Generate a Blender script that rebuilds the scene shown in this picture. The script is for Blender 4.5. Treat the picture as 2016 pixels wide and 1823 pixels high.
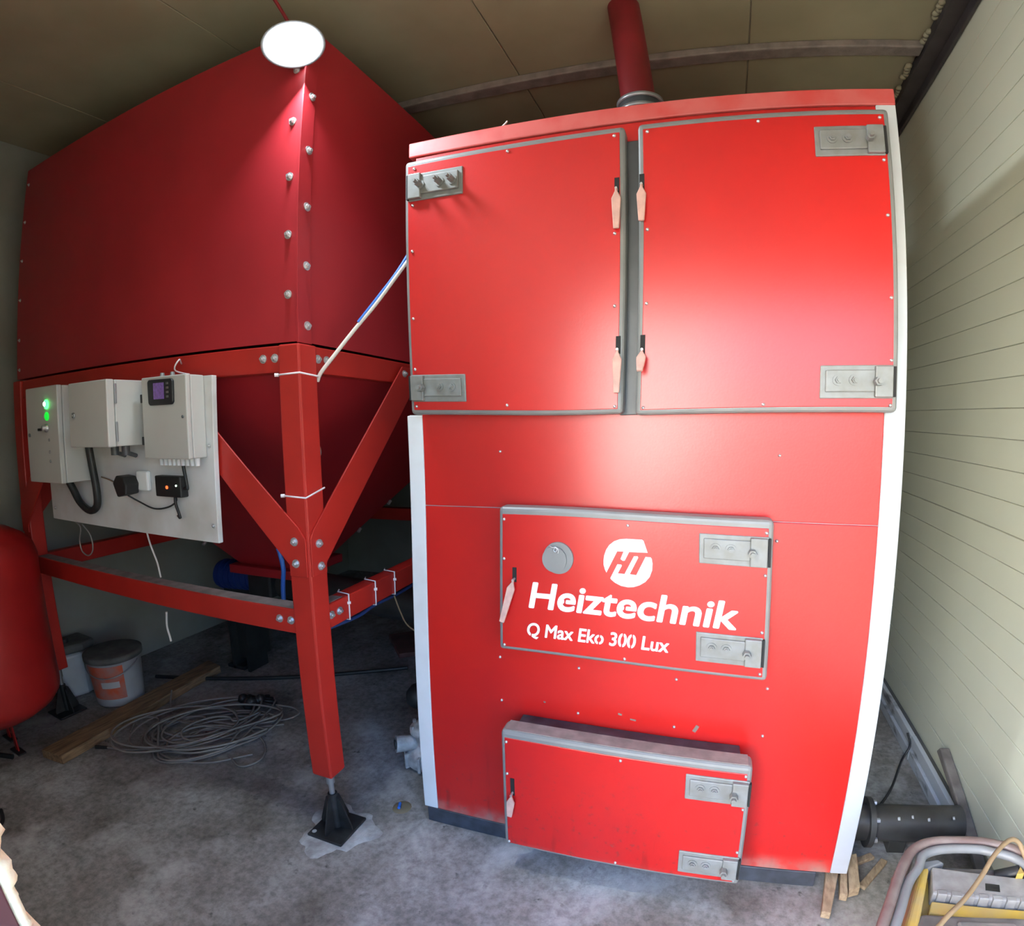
import bpy, bmesh, math, random
from mathutils import Vector, Matrix, Euler
random.seed(7)
for o in list(bpy.data.objects): bpy.data.objects.remove(o)
sc = bpy.context.scene
COL = sc.collection
PI = math.pi

# ------------------------------------------------------------------ camera (wide lens with barrel distortion)
cam = bpy.data.cameras.new('camera')
camo = bpy.data.objects.new('camera', cam); COL.objects.link(camo); sc.camera = camo
cam.type = 'PANO'; cam.panorama_type = 'FISHEYE_LENS_POLYNOMIAL'
cam.sensor_fit = 'HORIZONTAL'; cam.sensor_width = 20.16
cam.fisheye_fov = 3.0
cam.fisheye_polynomial_k0 = 0.0
cam.fisheye_polynomial_k1 = -1.087365817e-1
cam.fisheye_polynomial_k2 = 0.4195914115e-2
cam.fisheye_polynomial_k3 = -0.2521400023e-3
cam.fisheye_polynomial_k4 = 0.0684660997e-4
cam.shift_x = -(1105.968 - 1008.0) / 2016.0
cam.shift_y = (928.183 - 911.5) / 1823.0
cam.clip_start = 0.01
R = [[0.9617292538508467, -0.27310152395305226, -0.02219008566936809],
     [0.2739458250073624, 0.9567423174945028, 0.09796847899341711],
     [-0.005525146923752023, -0.1002980335289205, 0.994942097421605]]
camo.matrix_world = Matrix(((R[0][0], R[0][2], -R[0][1], 0.932676),
                            (R[1][0], R[1][2], -R[1][1], -1.444870),
                            (R[2][0], R[2][2], -R[2][1], 1.433375), (0, 0, 0, 1)))

# ------------------------------------------------------------------ world, daylight, exposure
world = bpy.data.worlds.new('sky'); sc.world = world; world.use_nodes = True
wn = world.node_tree.nodes; wl = world.node_tree.links
bg = wn['Background']
sky = wn.new('ShaderNodeTexSky'); sky.sky_type = 'NISHITA'; sky.sun_disc = False
sky.sun_elevation = math.radians(38); sky.sun_rotation = math.radians(200); sky.air_density = 1.6; sky.dust_density = 0.3; sky.ozone_density = 2.0
tint = wn.new('ShaderNodeMix'); tint.data_type = 'RGBA'; tint.blend_type = 'MULTIPLY'; tint.inputs[0].default_value = 1.0
tint.inputs[7].default_value = (.62, .88, 1.35, 1)
wl.new(sky.outputs[0], tint.inputs[6]); wl.new(tint.outputs[2], bg.inputs[0]); bg.inputs[1].default_value = 0.92
# the open doorway in which the photographer stands guides the sky light in
dl = bpy.data.lights.new('doorway_portal', 'AREA'); dl.shape = 'RECTANGLE'; dl.size = 1.50; dl.size_y = 1.97
dl.cycles.is_portal = True
dlo = bpy.data.objects.new('doorway_portal', dl); COL.objects.link(dlo)
dlo.location = (1.105, -1.398, .985); dlo.rotation_euler = (math.radians(90), 0, 0)
sun = bpy.data.lights.new('sun', 'SUN'); sun.energy = 96; sun.angle = math.radians(.6); sun.color = (1.0, .95, .87)
suno = bpy.data.objects.new('sun', sun); COL.objects.link(suno); suno.location = (2, 6, 9)
suno.rotation_euler = Vector((.57, .52, .64)).to_track_quat('Z', 'Y').to_euler()
sc.view_settings.view_transform = 'Standard'; sc.view_settings.look = 'None'
sc.view_settings.gamma = 1.0; sc.view_settings.use_curve_mapping = False
sc.view_settings.exposure = 0.0
sc.cycles.use_denoising = True
sc.cycles.use_light_tree = True
sc.cycles.max_bounces = 8; sc.cycles.sample_clamp_indirect = 6.0
sc.cycles.caustics_reflective = False; sc.cycles.caustics_refractive = False

# ------------------------------------------------------------------ materials
def mat(name, col, rough=0.5, metal=0.0, spec=0.5, var=0.0, scale=6.0, bump=0.0, bscale=40.0, col2=None, rvar=0.0,
        emit=None, estr=0.0, stretch=(1, 1, 1), detail=4.0, lo=0.35, hi=0.65):
    m = bpy.data.materials.new(name); m.use_nodes = True
    nt = m.node_tree; b = nt.nodes['Principled BSDF']; N = nt.nodes; L = nt.links
    b.inputs['Base Color'].default_value = (*col, 1); b.inputs['Roughness'].default_value = rough
    b.inputs['Metallic'].default_value = metal; b.inputs['Specular IOR Level'].default_value = spec
    if emit: b.inputs['Emission Color'].default_value = (*emit, 1); b.inputs['Emission Strength'].default_value = estr
    if var or col2 or bump or rvar:
        geo = N.new('ShaderNodeNewGeometry'); mp = N.new('ShaderNodeMapping'); mp.inputs['Scale'].default_value = stretch
        L.new(geo.outputs['Position'], mp.inputs['Vector'])
    if var or col2:
        n = N.new('ShaderNodeTexNoise'); n.inputs['Scale'].default_value = scale; n.inputs['Detail'].default_value = detail
        L.new(mp.outputs[0], n.inputs['Vector'])
        r = N.new('ShaderNodeValToRGB'); c2 = col2 if col2 else tuple(c * (1 - var) for c in col)
        r.color_ramp.elements[0].position = lo; r.color_ramp.elements[1].position = hi
        r.color_ramp.elements[0].color = (*c2, 1); r.color_ramp.elements[1].color = (*col, 1)
        L.new(n.outputs['Fac'], r.inputs[0]); L.new(r.outputs[0], b.inputs['Base Color'])
    if rvar:
        n3 = N.new('ShaderNodeTexNoise'); n3.inputs['Scale'].default_value = scale * 0.7; n3.inputs['Detail'].default_value = 5
        L.new(mp.outputs[0], n3.inputs['Vector']); mr = N.new('ShaderNodeMapRange')
        mr.inputs[1].default_value = .3; mr.inputs[2].default_value = .7
        mr.inputs[3].default_value = rough - rvar; mr.inputs[4].default_value = rough + rvar
        L.new(n3.outputs['Fac'], mr.inputs[0]); L.new(mr.outputs[0], b.inputs['Roughness'])
    if bump:
        n2 = N.new('ShaderNodeTexNoise'); n2.inputs['Scale'].default_value = bscale; n2.inputs['Detail'].default_value = 5
        L.new(mp.outputs[0], n2.inputs['Vector']); bp = N.new('ShaderNodeBump'); bp.inputs['Strength'].default_value = bump
        bp.inputs['Distance'].default_value = 0.01
        L.new(n2.outputs['Fac'], bp.inputs['Height']); L.new(bp.outputs[0], b.inputs['Normal'])
    return m

M = {}
M['boiler_red'] = None
M['boiler_cap'] = mat('boiler_cap', (0.50, 0.035, 0.03), 0.5, col2=(.55, .10, .09), scale=9, lo=.45, hi=.75)
M['hopper_red'] = mat('hopper_red', (0.37, 0.018, 0.026), 0.42, var=.15, scale=2.5, rvar=.06)
M['frame_red'] = mat('frame_red', (0.45, 0.020, 0.014), 0.45, var=.15, scale=5, rvar=.05)
M['tank_red'] = mat('tank_red', (0.40, 0.016, 0.016), 0.4, var=.2, scale=4)
M['pipe_red'] = mat('pipe_red', (0.22, 0.010, 0.015), 0.5, var=.3, scale=5)
M['chip'] = mat('bare_chip', (0.16, 0.12, 0.10), 0.7)
M['grey'] = mat('grey_paint', (0.19, 0.19, 0.185), 0.42, var=.12, scale=14)
M['grey2'] = mat('grey_hinge', (0.20, 0.205, 0.20), 0.42, scale=30, col2=(.165, .162, .148))
M['greydark'] = mat('grey_dark', (0.09, 0.095, 0.10), 0.45, var=.2, scale=12)
M['bluegrey'] = mat('blue_grey_steel', (0.045, 0.052, 0.07), 0.5, var=.5, scale=20)
M['white'] = mat('white_trim', (0.66, 0.67, 0.68), 0.45, col2=(.58, .58, .57), scale=8, lo=.2, hi=.55)
M['print'] = mat('white_print', (0.86, 0.86, 0.85), 0.5)
M['zinc'] = mat('zinc', (0.62, 0.62, 0.62), 0.32, metal=.7)
M['steel'] = mat('dull_steel', (0.35, 0.36, 0.37), 0.4, metal=.6)
M['pink'] = mat('pink_handle', (0.62, 0.36, 0.30), 0.6, var=.2, scale=40)
M['black'] = mat('black_plastic', (0.012, 0.012, 0.013), 0.5)
M['slot'] = mat('black_slot', (0.006, 0.006, 0.006), 0.8)
M['box'] = mat('cabinet_white', (0.52, 0.51, 0.48), 0.5, var=.06, scale=6)
M['board'] = mat('board_white', (0.70, 0.70, 0.70), 0.65, col2=(.55, .52, .48), scale=5, lo=.3, hi=.6)
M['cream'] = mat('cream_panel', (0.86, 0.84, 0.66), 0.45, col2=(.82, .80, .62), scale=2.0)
M['dimwall'] = mat('dim_wall', (0.30, 0.29, 0.25), 0.6, col2=(.24, .23, .19), scale=3)  # colour darkened to stand in for low light on left and back walls
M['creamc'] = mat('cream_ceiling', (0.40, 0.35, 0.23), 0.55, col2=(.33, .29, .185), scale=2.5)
M['groove'] = mat('groove', (0.46, 0.44, 0.33), 0.6)
M['beam'] = mat('rusty_beam', (0.20, 0.16, 0.145), 0.6, col2=(.30, .24, .21), scale=18, bump=.2, bscale=60)
M['beamd'] = mat('dark_beam', (0.075, 0.06, 0.058), 0.6, var=.3, scale=10)
M['wood'] = mat('plank_wood', (0.30, 0.19, 0.10), 0.75, col2=(.14, .085, .045), scale=9, stretch=(8, 1, 8), bump=.3)
M['wood2'] = mat('wedge_wood', (0.40, 0.30, 0.20), 0.8, col2=(.24, .17, .11), scale=14, stretch=(6, 2, 6), bump=.3)
M['cable'] = mat('cable_grey', (0.25, 0.225, 0.205), 0.6, var=.3, scale=9)
M['cablew'] = mat('cable_white', (0.66, 0.60, 0.55), 0.55)
M['cableb'] = mat('cable_blue', (0.03, 0.14, 0.55), 0.45)
M['cabled'] = mat('cable_dark_blue', (0.012, 0.035, 0.13), 0.5)
M['rust'] = mat('rust_board', (0.14, 0.06, 0.05), 0.8, var=.4, scale=12)
M['tie'] = mat('tie_white', (0.75, 0.68, 0.70), 0.5)
M['conduit'] = mat('conduit_black', (0.014, 0.016, 0.016), 0.5)
M['green'] = mat('lamp_green', (0.0, 0.5, 0.05), 0.3, emit=(0.05, 1, 0.12), estr=5.0)
M['green2'] = mat('lamp_green_dim', (0.0, 0.4, 0.04), 0.3, emit=(0.02, 1, 0.06), estr=0.7)
M['ledw'] = mat('led_core', (0.9, 1, 0.9), 0.3, emit=(0.7, 1, 0.75), estr=12)
M['screen'] = mat('screen_violet', (0.05, 0.03, 0.08), 0.25, emit=(0.22, 0.12, 0.34), estr=.30, col2=(.1, .05, .2), scale=120)
M['orange_led'] = mat('orange_led', (0.8, 0.1, 0.02), 0.3, emit=(1, .12, .03), estr=2.5)
M['bucketw'] = mat('bucket_white', (0.50, 0.51, 0.53), 0.45, var=.15, scale=8)
M['bucketo'] = mat('bucket_label', (0.55, 0.10, 0.04), 0.5, col2=(.38, .20, .18), scale=16)
M['lid'] = mat('lid_dust', (0.13, 0.13, 0.12), 0.8, var=.4, scale=12)
M['concrete_dust'] = mat('dust', (0.27, 0.215, 0.20), 0.9, var=.35, scale=20)
M['blue'] = mat('motor_blue', (0.01, 0.03, 0.16), 0.45)
M['darkmetal'] = mat('dark_metal', (0.022, 0.024, 0.026), 0.5, var=.4, scale=15)
M['foot'] = mat('foot_steel', (0.030, 0.033, 0.036), 0.5, col2=(.010, .011, .012), scale=25, lo=.4, hi=.8)
M['mortar'] = mat('mortar', (0.46, 0.47, 0.47), 0.9, col2=(.27, .265, .26), scale=16, bump=.5)
M['cast'] = mat('cast_alloy', (0.52, 0.53, 0.55), 0.5, metal=.2, var=.4, scale=30)
M['pvc'] = mat('pipe_black', (0.03, 0.033, 0.038), 0.42, col2=(.012, .012, .014), scale=10)
M['splash'] = mat('paint_splash', (0.62, 0.62, 0.60), 0.7)
M['basew'] = mat('base_board', (0.70, 0.71, 0.72), 0.6, col2=(.16, .16, .165), scale=9, lo=.30, hi=.42, stretch=(1, .6, 2))
M['yellow'] = mat('machine_yellow', (0.62, 0.40, 0.055), 0.45, col2=(.45, .33, .13), scale=10)
M['machgrey'] = mat('machine_grey', (0.22, 0.21, 0.205), 0.6, col2=(.33, .32, .31), scale=22)
M['machdark'] = mat('machine_dark', (0.075, 0.068, 0.066), 0.65, col2=(.16, .145, .14), scale=14)
M['tubebrown'] = mat('tube_brown', (0.13, 0.085, 0.08), 0.45, col2=(.20, .16, .15), scale=14)
M['tubegrey'] = mat('tube_grey', (0.20, 0.205, 0.215), 0.45, var=.2, scale=14)
M['hose'] = mat('hose_brown', (0.26, 0.18, 0.10), 0.6, var=.25, scale=20)
M['foam'] = mat('pu_foam', (0.86, 0.74, 0.50), 0.9, bump=.6, bscale=35)
M['maroon'] = mat('maroon_profile', (0.075, 0.02, 0.028), 0.5)
M['alu'] = mat('grey_profile', (0.30, 0.31, 0.34), 0.4)
M['rough_out'] = mat('outside_ground', (0.17, 0.165, 0.14), 0.9, var=.4, scale=2)
M['bouncewall'] = mat('bounce_wall', (0.86, 0.84, 0.80), 0.8)
M['lamp_glow'] = mat('lamp_glow', (1, 1, 1), 0.5, emit=(0.86, 0.95, 1.0), estr=8.0)
M['lamp_house'] = mat('lamp_house', (0.30, 0.31, 0.33), 0.4)
M['yellowmark'] = mat('yellow_mark', (0.17, 0.14, 0.09), 0.6)

def floor_mat():
    m = bpy.data.materials.new('concrete_floor'); m.use_nodes = True; nt = m.node_tree; N = nt.nodes; L = nt.links
    b = N['Principled BSDF']; b.inputs['Roughness'].default_value = .82; b.inputs['Specular IOR Level'].default_value = .3
    g = N.new('ShaderNodeNewGeometry')
    def noise(s, d=6, r=.6):
        n = N.new('ShaderNodeTexNoise'); n.inputs['Scale'].default_value = s; n.inputs['Detail'].default_value = d
        n.inputs['Roughness'].default_value = r; L.new(g.outputs['Position'], n.inputs['Vector']); return n
    def ramp(src, p0, c0, p1, c1):
        r = N.new('ShaderNodeValToRGB'); e = r.color_ramp.elements
        e[0].position = p0; e[0].color = (*c0, 1); e[1].position = p1; e[1].color = (*c1, 1); L.new(src, r.inputs[0]); return r.outputs[0]
    def mixc(a, bb, fac):
        x = N.new('ShaderNodeMix'); x.data_type = 'RGBA'; L.new(fac, x.inputs[0]); L.new(a, x.inputs[6]); L.new(bb, x.inputs[7]); return x.outputs[2]
    base = ramp(noise(2.2, 8, .65).outputs[0], .33, (.140, .122, .10), .67, (.43, .42, .405))
    fine = ramp(noise(38, 6, .7).outputs[0], .36, (.50, .50, .50), .60, (1, 1, 1))
    mul = N.new('ShaderNodeMix'); mul.data_type = 'RGBA'; mul.blend_type = 'MULTIPLY'; mul.inputs[0].default_value = .8
    L.new(base, mul.inputs[6]); L.new(fine, mul.inputs[7])
    spots = ramp(noise(17, 4, .6).outputs[0], .645, (0, 0, 0), .73, (.9, .9, .9))
    dark = N.new('ShaderNodeRGB'); dark.outputs[0].default_value = (.075, .07, .065, 1)
    c = mixc(mul.outputs[2], dark.outputs[0], spots)
    pale = ramp(noise(4.1, 5, .6).outputs[0], .55, (0, 0, 0), .72, (.75, .75, .75))
    pc = N.new('ShaderNodeRGB'); pc.outputs[0].default_value = (.50, .49, .47, 1)
    c = mixc(c, pc.outputs[0], pale)
    L.new(c, b.inputs['Base Color'])
    bp = N.new('ShaderNodeBump'); bp.inputs['Strength'].default_value = .35; bp.inputs['Distance'].default_value = .006
    L.new(noise(26, 8, .7).outputs[0], bp.inputs['Height']); L.new(bp.outputs[0], b.inputs['Normal'])
    return m
M['floor'] = floor_mat()

def boiler_mat():
    m = bpy.data.materials.new('boiler_red'); m.use_nodes = True; nt = m.node_tree; N = nt.nodes; L = nt.links
    b = N['Principled BSDF']; b.inputs['Specular IOR Level'].default_value = .58
    g = N.new('ShaderNodeNewGeometry')
    def noise(s, d=3, st=(1, 1, 1), off=(0, 0, 0)):
        mp = N.new('ShaderNodeMapping'); mp.inputs['Scale'].default_value = st; mp.inputs['Location'].default_value = off
        L.new(g.outputs['Position'], mp.inputs['Vector'])
        n = N.new('ShaderNodeTexNoise'); n.inputs['Scale'].default_value = s; n.inputs['Detail'].default_value = d; L.new(mp.outputs[0], n.inputs['Vector']); return n.outputs['Fac']
    def mr(src, a, c, lo, hi):
        x = N.new('ShaderNodeMapRange'); x.interpolation_type = 'SMOOTHSTEP'
        for k, v in zip((1, 2, 3, 4), (a, c, lo, hi)): x.inputs[k].default_value = v
        L.new(src, x.inputs[0]); return x.outputs[0]
    def mul(a, c):
        x = N.new('ShaderNodeMath'); x.operation = 'MULTIPLY'; L.new(a, x.inputs[0]); L.new(c, x.inputs[1]); return x.outputs[0]
    def mixc(a, col, fac):
        x = N.new('ShaderNodeMix'); x.data_type = 'RGBA'; L.new(fac, x.inputs[0])
        if isinstance(a, tuple): x.inputs[6].default_value = (*a, 1)
        else: L.new(a, x.inputs[6])
        x.inputs[7].default_value = (*col, 1); return x.outputs[2]
    sep = N.new('ShaderNodeSeparateXYZ'); L.new(g.outputs['Position'], sep.inputs[0])
    c = mixc((.48, .010, .008), (.42, .009, .010), mr(noise(2.2), .3, .7, 0, 1))
    # drip marks and grime on the lower sheets, dust just above the floor
    low = mr(sep.outputs[2], .16, .52, 1, 0)
    c = mixc(c, (.26, .008, .008), mul(mul(mr(noise(3.0, 4, (11, 11, 1.6)), .56, .72, 0, .8), mr(noise(4, 2, off=(3, 1, 2)), .42, .6, 0, 1)), low))
    c = mixc(c, (.22, .03, .026), mul(mr(noise(60, 4), .60, .72, 0, .7), low))
    c = mixc(c, (.30, .20, .17), mul(mr(sep.outputs[2], .06, .125, .75, 0), mr(noise(14, 5), .35, .65, .2, 1)))
    L.new(c, b.inputs['Base Color'])
    # wiping marks change the gloss
    L.new(mr(noise(3.2, 1, (1, 1, .5)), .15, .85, .277, .310), b.inputs['Roughness'])
    bp = N.new('ShaderNodeBump'); bp.inputs['Strength'].default_value = .02; bp.inputs['Distance'].default_value = .01
    L.new(noise(150, 2), bp.inputs['Height']); L.new(bp.outputs[0], b.inputs['Normal'])
    return m
M['boiler_red'] = boiler_mat()

# ------------------------------------------------------------------ builders
WL = {}
def thing(name, label, cat, loc=(0, 0, 0), group=None):
    o = bpy.data.objects.new(name, None); COL.objects.link(o); o.empty_display_size = .05
    o.location = loc; WL[o] = Vector(loc); tag(o, label, cat, group); return o
def tag(o, label=None, cat=None, group=None, kind=None):
    if label: o['label'] = label
    if cat: o['category'] = cat
    if group: o['group'] = group
    if kind: o['kind'] = kind
    return o
class MB:
    def __init__(s): s.v = []; s.f = []; s.sm = []
    def add(s, vs, fs, smooth=False, mtx=None):
        k = len(s.v)
        s.v += [tuple(mtx @ Vector(p)) if mtx else tuple(p) for p in vs]
        s.f += [tuple(i + k for i in f) for f in fs]; s.sm += [smooth] * len(fs); return s
    def box(s, x0, x1, y0, y1, z0, z1, mtx=None):
        x0, x1 = min(x0, x1), max(x0, x1); y0, y1 = min(y0, y1), max(y0, y1); z0, z1 = min(z0, z1), max(z0, z1)
        v = [(x, y, z) for z in (z0, z1) for y in (y0, y1) for x in (x0, x1)]
        return s.add(v, [(0, 2, 3, 1), (4, 5, 7, 6), (0, 1, 5, 4), (2, 6, 7, 3), (0, 4, 6, 2), (1, 3, 7, 5)], False, mtx)
    def cyl(s, a, b, r0, r1=None, n=20, caps=True, smooth=True):
        a = Vector(a); b = Vector(b); r1 = r0 if r1 is None else r1
        q = (b - a).to_track_quat('Z', 'Y'); v = []
        for c, r in ((a, r0), (b, r1)):
            for i in range(n):
                t = 2 * PI * i / n; v.append(c + q @ Vector((r * math.cos(t), r * math.sin(t), 0)))
        s.add(v, [(i, (i + 1) % n, n + (i + 1) % n, n + i) for i in range(n)], smooth)
        if caps: s.add(v, [tuple(range(n - 1, -1, -1)), tuple(range(n, 2 * n))])
        return s
    def lathe(s, prof, c=(0, 0, 0), n=32, axis='z', smooth=True):
        v = []; f = []
        for (r, h) in prof:
            for i in range(n):
                t = 2 * PI * i / n
                p = (r * math.cos(t), r * math.sin(t), h)
                if axis == 'y': p = (p[0], -p[2], p[1])
                v.append((p[0] + c[0], p[1] + c[1], p[2] + c[2]))
        for j in range(len(prof) - 1):
            for i in range(n): f.append((j * n + i, j * n + (i + 1) % n, (j + 1) * n + (i + 1) % n, (j + 1) * n + i))
        return s.add(v, f, smooth)
    def prism(s, poly, axis, h0, h1):          # polygon in the plane across axis
        def P(a, b, h): return {'x': (h, a, b), 'y': (a, h, b), 'z': (a, b, h)}[axis]
        n = len(poly); v = [P(a, b, h0) for a, b in poly] + [P(a, b, h1) for a, b in poly]
        return s.add(v, [tuple(range(n - 1, -1, -1)), tuple(range(n, 2 * n))] + [(i, (i + 1) % n, n + (i + 1) % n, n + i) for i in range(n)])
    def tube(s, pts, r, n=10, smooth=True, sub=6, caps=True):
        P = spline(pts, sub) if sub > 1 else [Vector(p) for p in pts]
        v = []; f = []; m = len(P); up = Vector((0, 0, 1)); prev = None
        for i, p in enumerate(P):
            d = (P[min(i + 1, m - 1)] - P[max(i - 1, 0)]).normalized()
            if prev is None:
                a = d.cross(up) if abs(d.z) < .95 else d.cross(Vector((1, 0, 0))); a.normalize()
            else:
                a = prev - d * prev.dot(d); a.normalize()
            prev = a; b = d.cross(a)
            for k in range(n):
                t = 2 * PI * k / n; v.append(p + (a * math.cos(t) + b * math.sin(t)) * r)
        for i in range(m - 1):
            for k in range(n): f.append((i * n + k, i * n + (k + 1) % n, (i + 1) * n + (k + 1) % n, (i + 1) * n + k))
        s.add(v, f, smooth)
        if caps: s.add(v, [tuple(range(n - 1, -1, -1)), tuple(range((m - 1) * n, m * n))])
        return s
    def mesh(s, name, mt, center=True):
        me = bpy.data.meshes.new(name); c = Vector((0, 0, 0))
        if center:
            lo = [min(p[i] for p in s.v) for i in range(3)]; hi = [max(p[i] for p in s.v) for i in range(3)]
            c = Vector([(a + b) / 2 for a, b in zip(lo, hi)])
        me.from_pydata([Vector(p) - c for p in s.v], [], s.f); me.materials.append(M[mt] if isinstance(mt, str) else mt)
        me.polygons.foreach_set('use_smooth', s.sm)
        bm = bmesh.new(); bm.from_mesh(me); bmesh.ops.recalc_face_normals(bm, faces=bm.faces); bm.to_mesh(me); bm.free()
        me.update(); return me, c
    def build(s, name, mt, parent=None, bevel=0.0, seg=2, label=None):
        me, c = s.mesh(name, mt); o = bpy.data.objects.new(name, me); COL.objects.link(o); WL[o] = c
        if parent: o.parent = parent; o.location = c - WL[parent]
        else: o.location = c
        if bevel:
            b = o.modifiers.new('bevel', 'BEVEL'); b.width = bevel; b.segments = seg; b.limit_method = 'ANGLE'; b.angle_limit = math.radians(40)
            b.harden_normals = False
        if label: o['label'] = label
        return o
def inst(name, me, parent, loc, rot=(0, 0, 0), scale=None):
    o = bpy.data.objects.new(name, me); COL.objects.link(o); o.parent = parent; WL[o] = Vector(loc)
    o.location = Vector(loc) - (WL[parent] if parent else Vector((0, 0, 0))); o.rotation_euler = rot
    if scale: o.scale = scale
    return o
def spline(pts, sub=6):
    P = [Vector(p) for p in pts]
    if len(P) < 3: return P
    Q = [P[0] * 2 - P[1]] + P + [P[-1] * 2 - P[-2]]; out = []
    for i in range(1, len(Q) - 2):
        a, b, c, d = Q[i - 1:i + 3]
        for k in range(sub):
            t = k / sub
            out.append(.5 * ((2 * b) + (c - a) * t + (2 * a - 5 * b + 4 * c - d) * t * t + (3 * b - a - 3 * c + d) * t ** 3))
    out.append(P[-1]); return out
def box(name, mt, parent, x0, x1, y0, y1, z0, z1, bevel=0.0, label=None, seg=2):
    return MB().box(x0, x1, y0, y1, z0, z1).build(name, mt, parent, bevel, seg, label)
def struct(o): o['kind'] = 'structure'; return o

# shared small hardware (axis pointing to -y)
def hexbolt(r, h, washer=True):
    b = MB()
    if washer: b.cyl((0, 0, 0), (0, -.0025, 0), r * 1.55, n=16)
    b.cyl((0, -.002, 0), (0, -h, 0), r, r * .96, n=6, smooth=False)
    b.cyl((0, -h * .5, 0), (0, -h * 1.45, 0), r * .55, n=10)
    return b
SCREW = MB().lathe([(.0046, 0), (.0045, .0012), (.0035, .0032), (.0016, .0042), (0.0001, .0045)], axis='y', n=12).mesh('screw', 'zinc', False)[0]
BOLT = hexbolt(.0088, .009).mesh('bolt', 'zinc', False)[0]
HNUT = hexbolt(.009, .008).mesh('hinge_nut', 'grey2', False)[0]
HBOLT = hexbolt(.0115, .020, False).mesh('hinge_bolt', 'grey2', False)[0]
HBOLTL = hexbolt(.0095, .026, True).mesh('hinge_bolt_long', 'grey2', False)[0]

# ================================================================== THE SETTING
struct(box('floor', 'floor', None, -2.5, 2.0, -1.403, 2.7, -.12, 0))
struct(box('ground', 'rough_out', None, -14, 14, -14, -1.403, -.14, -.02))
CX, CZ = 1.887, 2.935
wr = struct(box('wall_right', 'groove', None, CX + .006, CX + .11, -1.403, 2.7, 0, 3.0))
zs = [.09] + [z for z in (1.083 + .0985 * k for k in range(-10, 19)) if z > .15] + [2.932]
for i in range(len(zs) - 1):
    box('panel', 'cream', wr, CX, CX + .012, -1.403, 2.6, zs[i] + .0011, zs[i + 1] - .0011 - (.002 if i % 10 == 9 else 0), .0015, seg=1)
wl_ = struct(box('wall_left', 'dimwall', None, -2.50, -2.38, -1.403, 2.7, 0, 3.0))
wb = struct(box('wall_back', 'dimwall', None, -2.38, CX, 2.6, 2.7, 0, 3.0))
ce = struct(box('ceiling', 'groove', None, -2.5, 2.0, -1.403, 2.7, CZ + .01, CZ + .12))
xs = [-2.38, -1.785, -.82, .145, 1.11, CX]
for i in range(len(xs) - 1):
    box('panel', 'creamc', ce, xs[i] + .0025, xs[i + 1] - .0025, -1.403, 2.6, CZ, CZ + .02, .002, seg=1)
JX, JY, DR, DH = .35, -1.302, 1.86, 1.97
wf = MB().box(-2.38, JX - .06, JY - .10, JY + .01, 0, 2.93).box(DR, CX, JY - .10, JY + .01, 0, 2.93).box(JX - .06, DR, JY - .10, JY + .01, DH, 2.93).build('wall_front', 'cream'); struct(wf)
struct(MB().prism([(.75, -8.2), (-6.2, -3.5), (-6.4, -3.8), (.55, -8.5)], 'z', -.02, 4.6).build('bounce_wall_yard', 'bouncewall'))  # unseen wall added here to bounce sunlight indoors and make the boiler glare
# doorway jamb beside the camera: profile strips with expanding foam
dj = struct(box('door_1', 'alu', None, JX - .06, JX, JY - .10, JY - .036, 0, DH, .004))
box('profile', 'maroon', dj, JX - .055, JX + .003, JY - .0345, JY - .0165, 0, DH, .002)
fm = MB(); n = 420; fr_ = random.Random(4); wob = [fr_.random() for _ in range(n + 8)]
for i in range(n):
    z = DH * i / (n - 1); bulge = .005 * wob[i] * wob[i + 1] + .007 * max(0, math.sin(i * .31) * math.sin(i * .113 + 1)) + (.006 if wob[i // 6] > .62 else 0) - .003
    for (x, y) in ((JX - .058, JY - .0165), (JX, JY - .0165), (JX + .003 + bulge * .4, JY - .010), (JX + .001, JY - .003 + bulge), (JX - .058, JY + .004)): fm.v.append((x, y, z))
for i in range(n - 1):
    for k in range(5): fm.f.append((i * 5 + k, i * 5 + (k + 1) % 5, i * 5 + 5 + (k + 1) % 5, i * 5 + 5 + k)); fm.sm.append(True)
fm.build('foam_seal', 'foam', dj, label='cream expanding foam bulging from the joint')
# skirting along the right wall: two boards
bb = struct(box('baseboard_right', 'greydark', None, CX - .03, CX + .005, .30, 2.6, 0, .09))
box('board', 'basew', bb, CX - .052, CX - .03, .30, .74, 0, .048, .002)
box('board', 'basew', bb, CX - .053, CX - .03, .745, 2.6, 0, .046, .002)
box('board', 'basew', bb, CX - .040, CX - .02, .31, .78, .050, .10, .002)
box('board', 'basew', bb, CX - .041, CX - .02, .785, 2.6, .050, .098, .002)

# roof steel
t = thing('ceiling_beam', 'dusty brown steel tube running under the ceiling above the boiler', 'beam', (.8, .7, 2.9))
box('tube', 'beam', t, -.9, CX - .085, .67, .739, 2.90, CZ - .001, .006)
t = thing('wall_beam', 'dark steel beam along the joint of ceiling and right wall', 'beam', (1.84, .7, 2.85))
box('flange', 'beamd', t, CX - .082, CX - .002, -1.06, 2.59, 2.885, CZ - .001, .004)
box('web', 'beamd', t, CX - .018, CX - .002, -1.06, 2.59, 2.845, 2.886, .003)
for k, (y, dx) in enumerate([(.42, .0), (.60, .006), (.84, -.004), (1.02, .002), (1.25, 0)]):
    f = MB()
    for q in range(5):
        f.lathe([(.001, -.012), (.012, -.010), (.016, 0), (.010, .010), (.001, .013)], (CX - .088 + dx + random.uniform(-.006, .006), y + q * .022, CZ - .012), 10)
    tag(f.build('foam_bead', 'creamc'), ['dried foam bead nearest the top edge above the wall beam', 'dried foam bead just before the ceiling tube joint', 'dried foam bead just past the ceiling tube joint',
        'second dried foam bead past the ceiling tube joint', 'farthest dried foam bead along the wall beam'][k], 'foam', 'foam beads along the wall beam')

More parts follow.
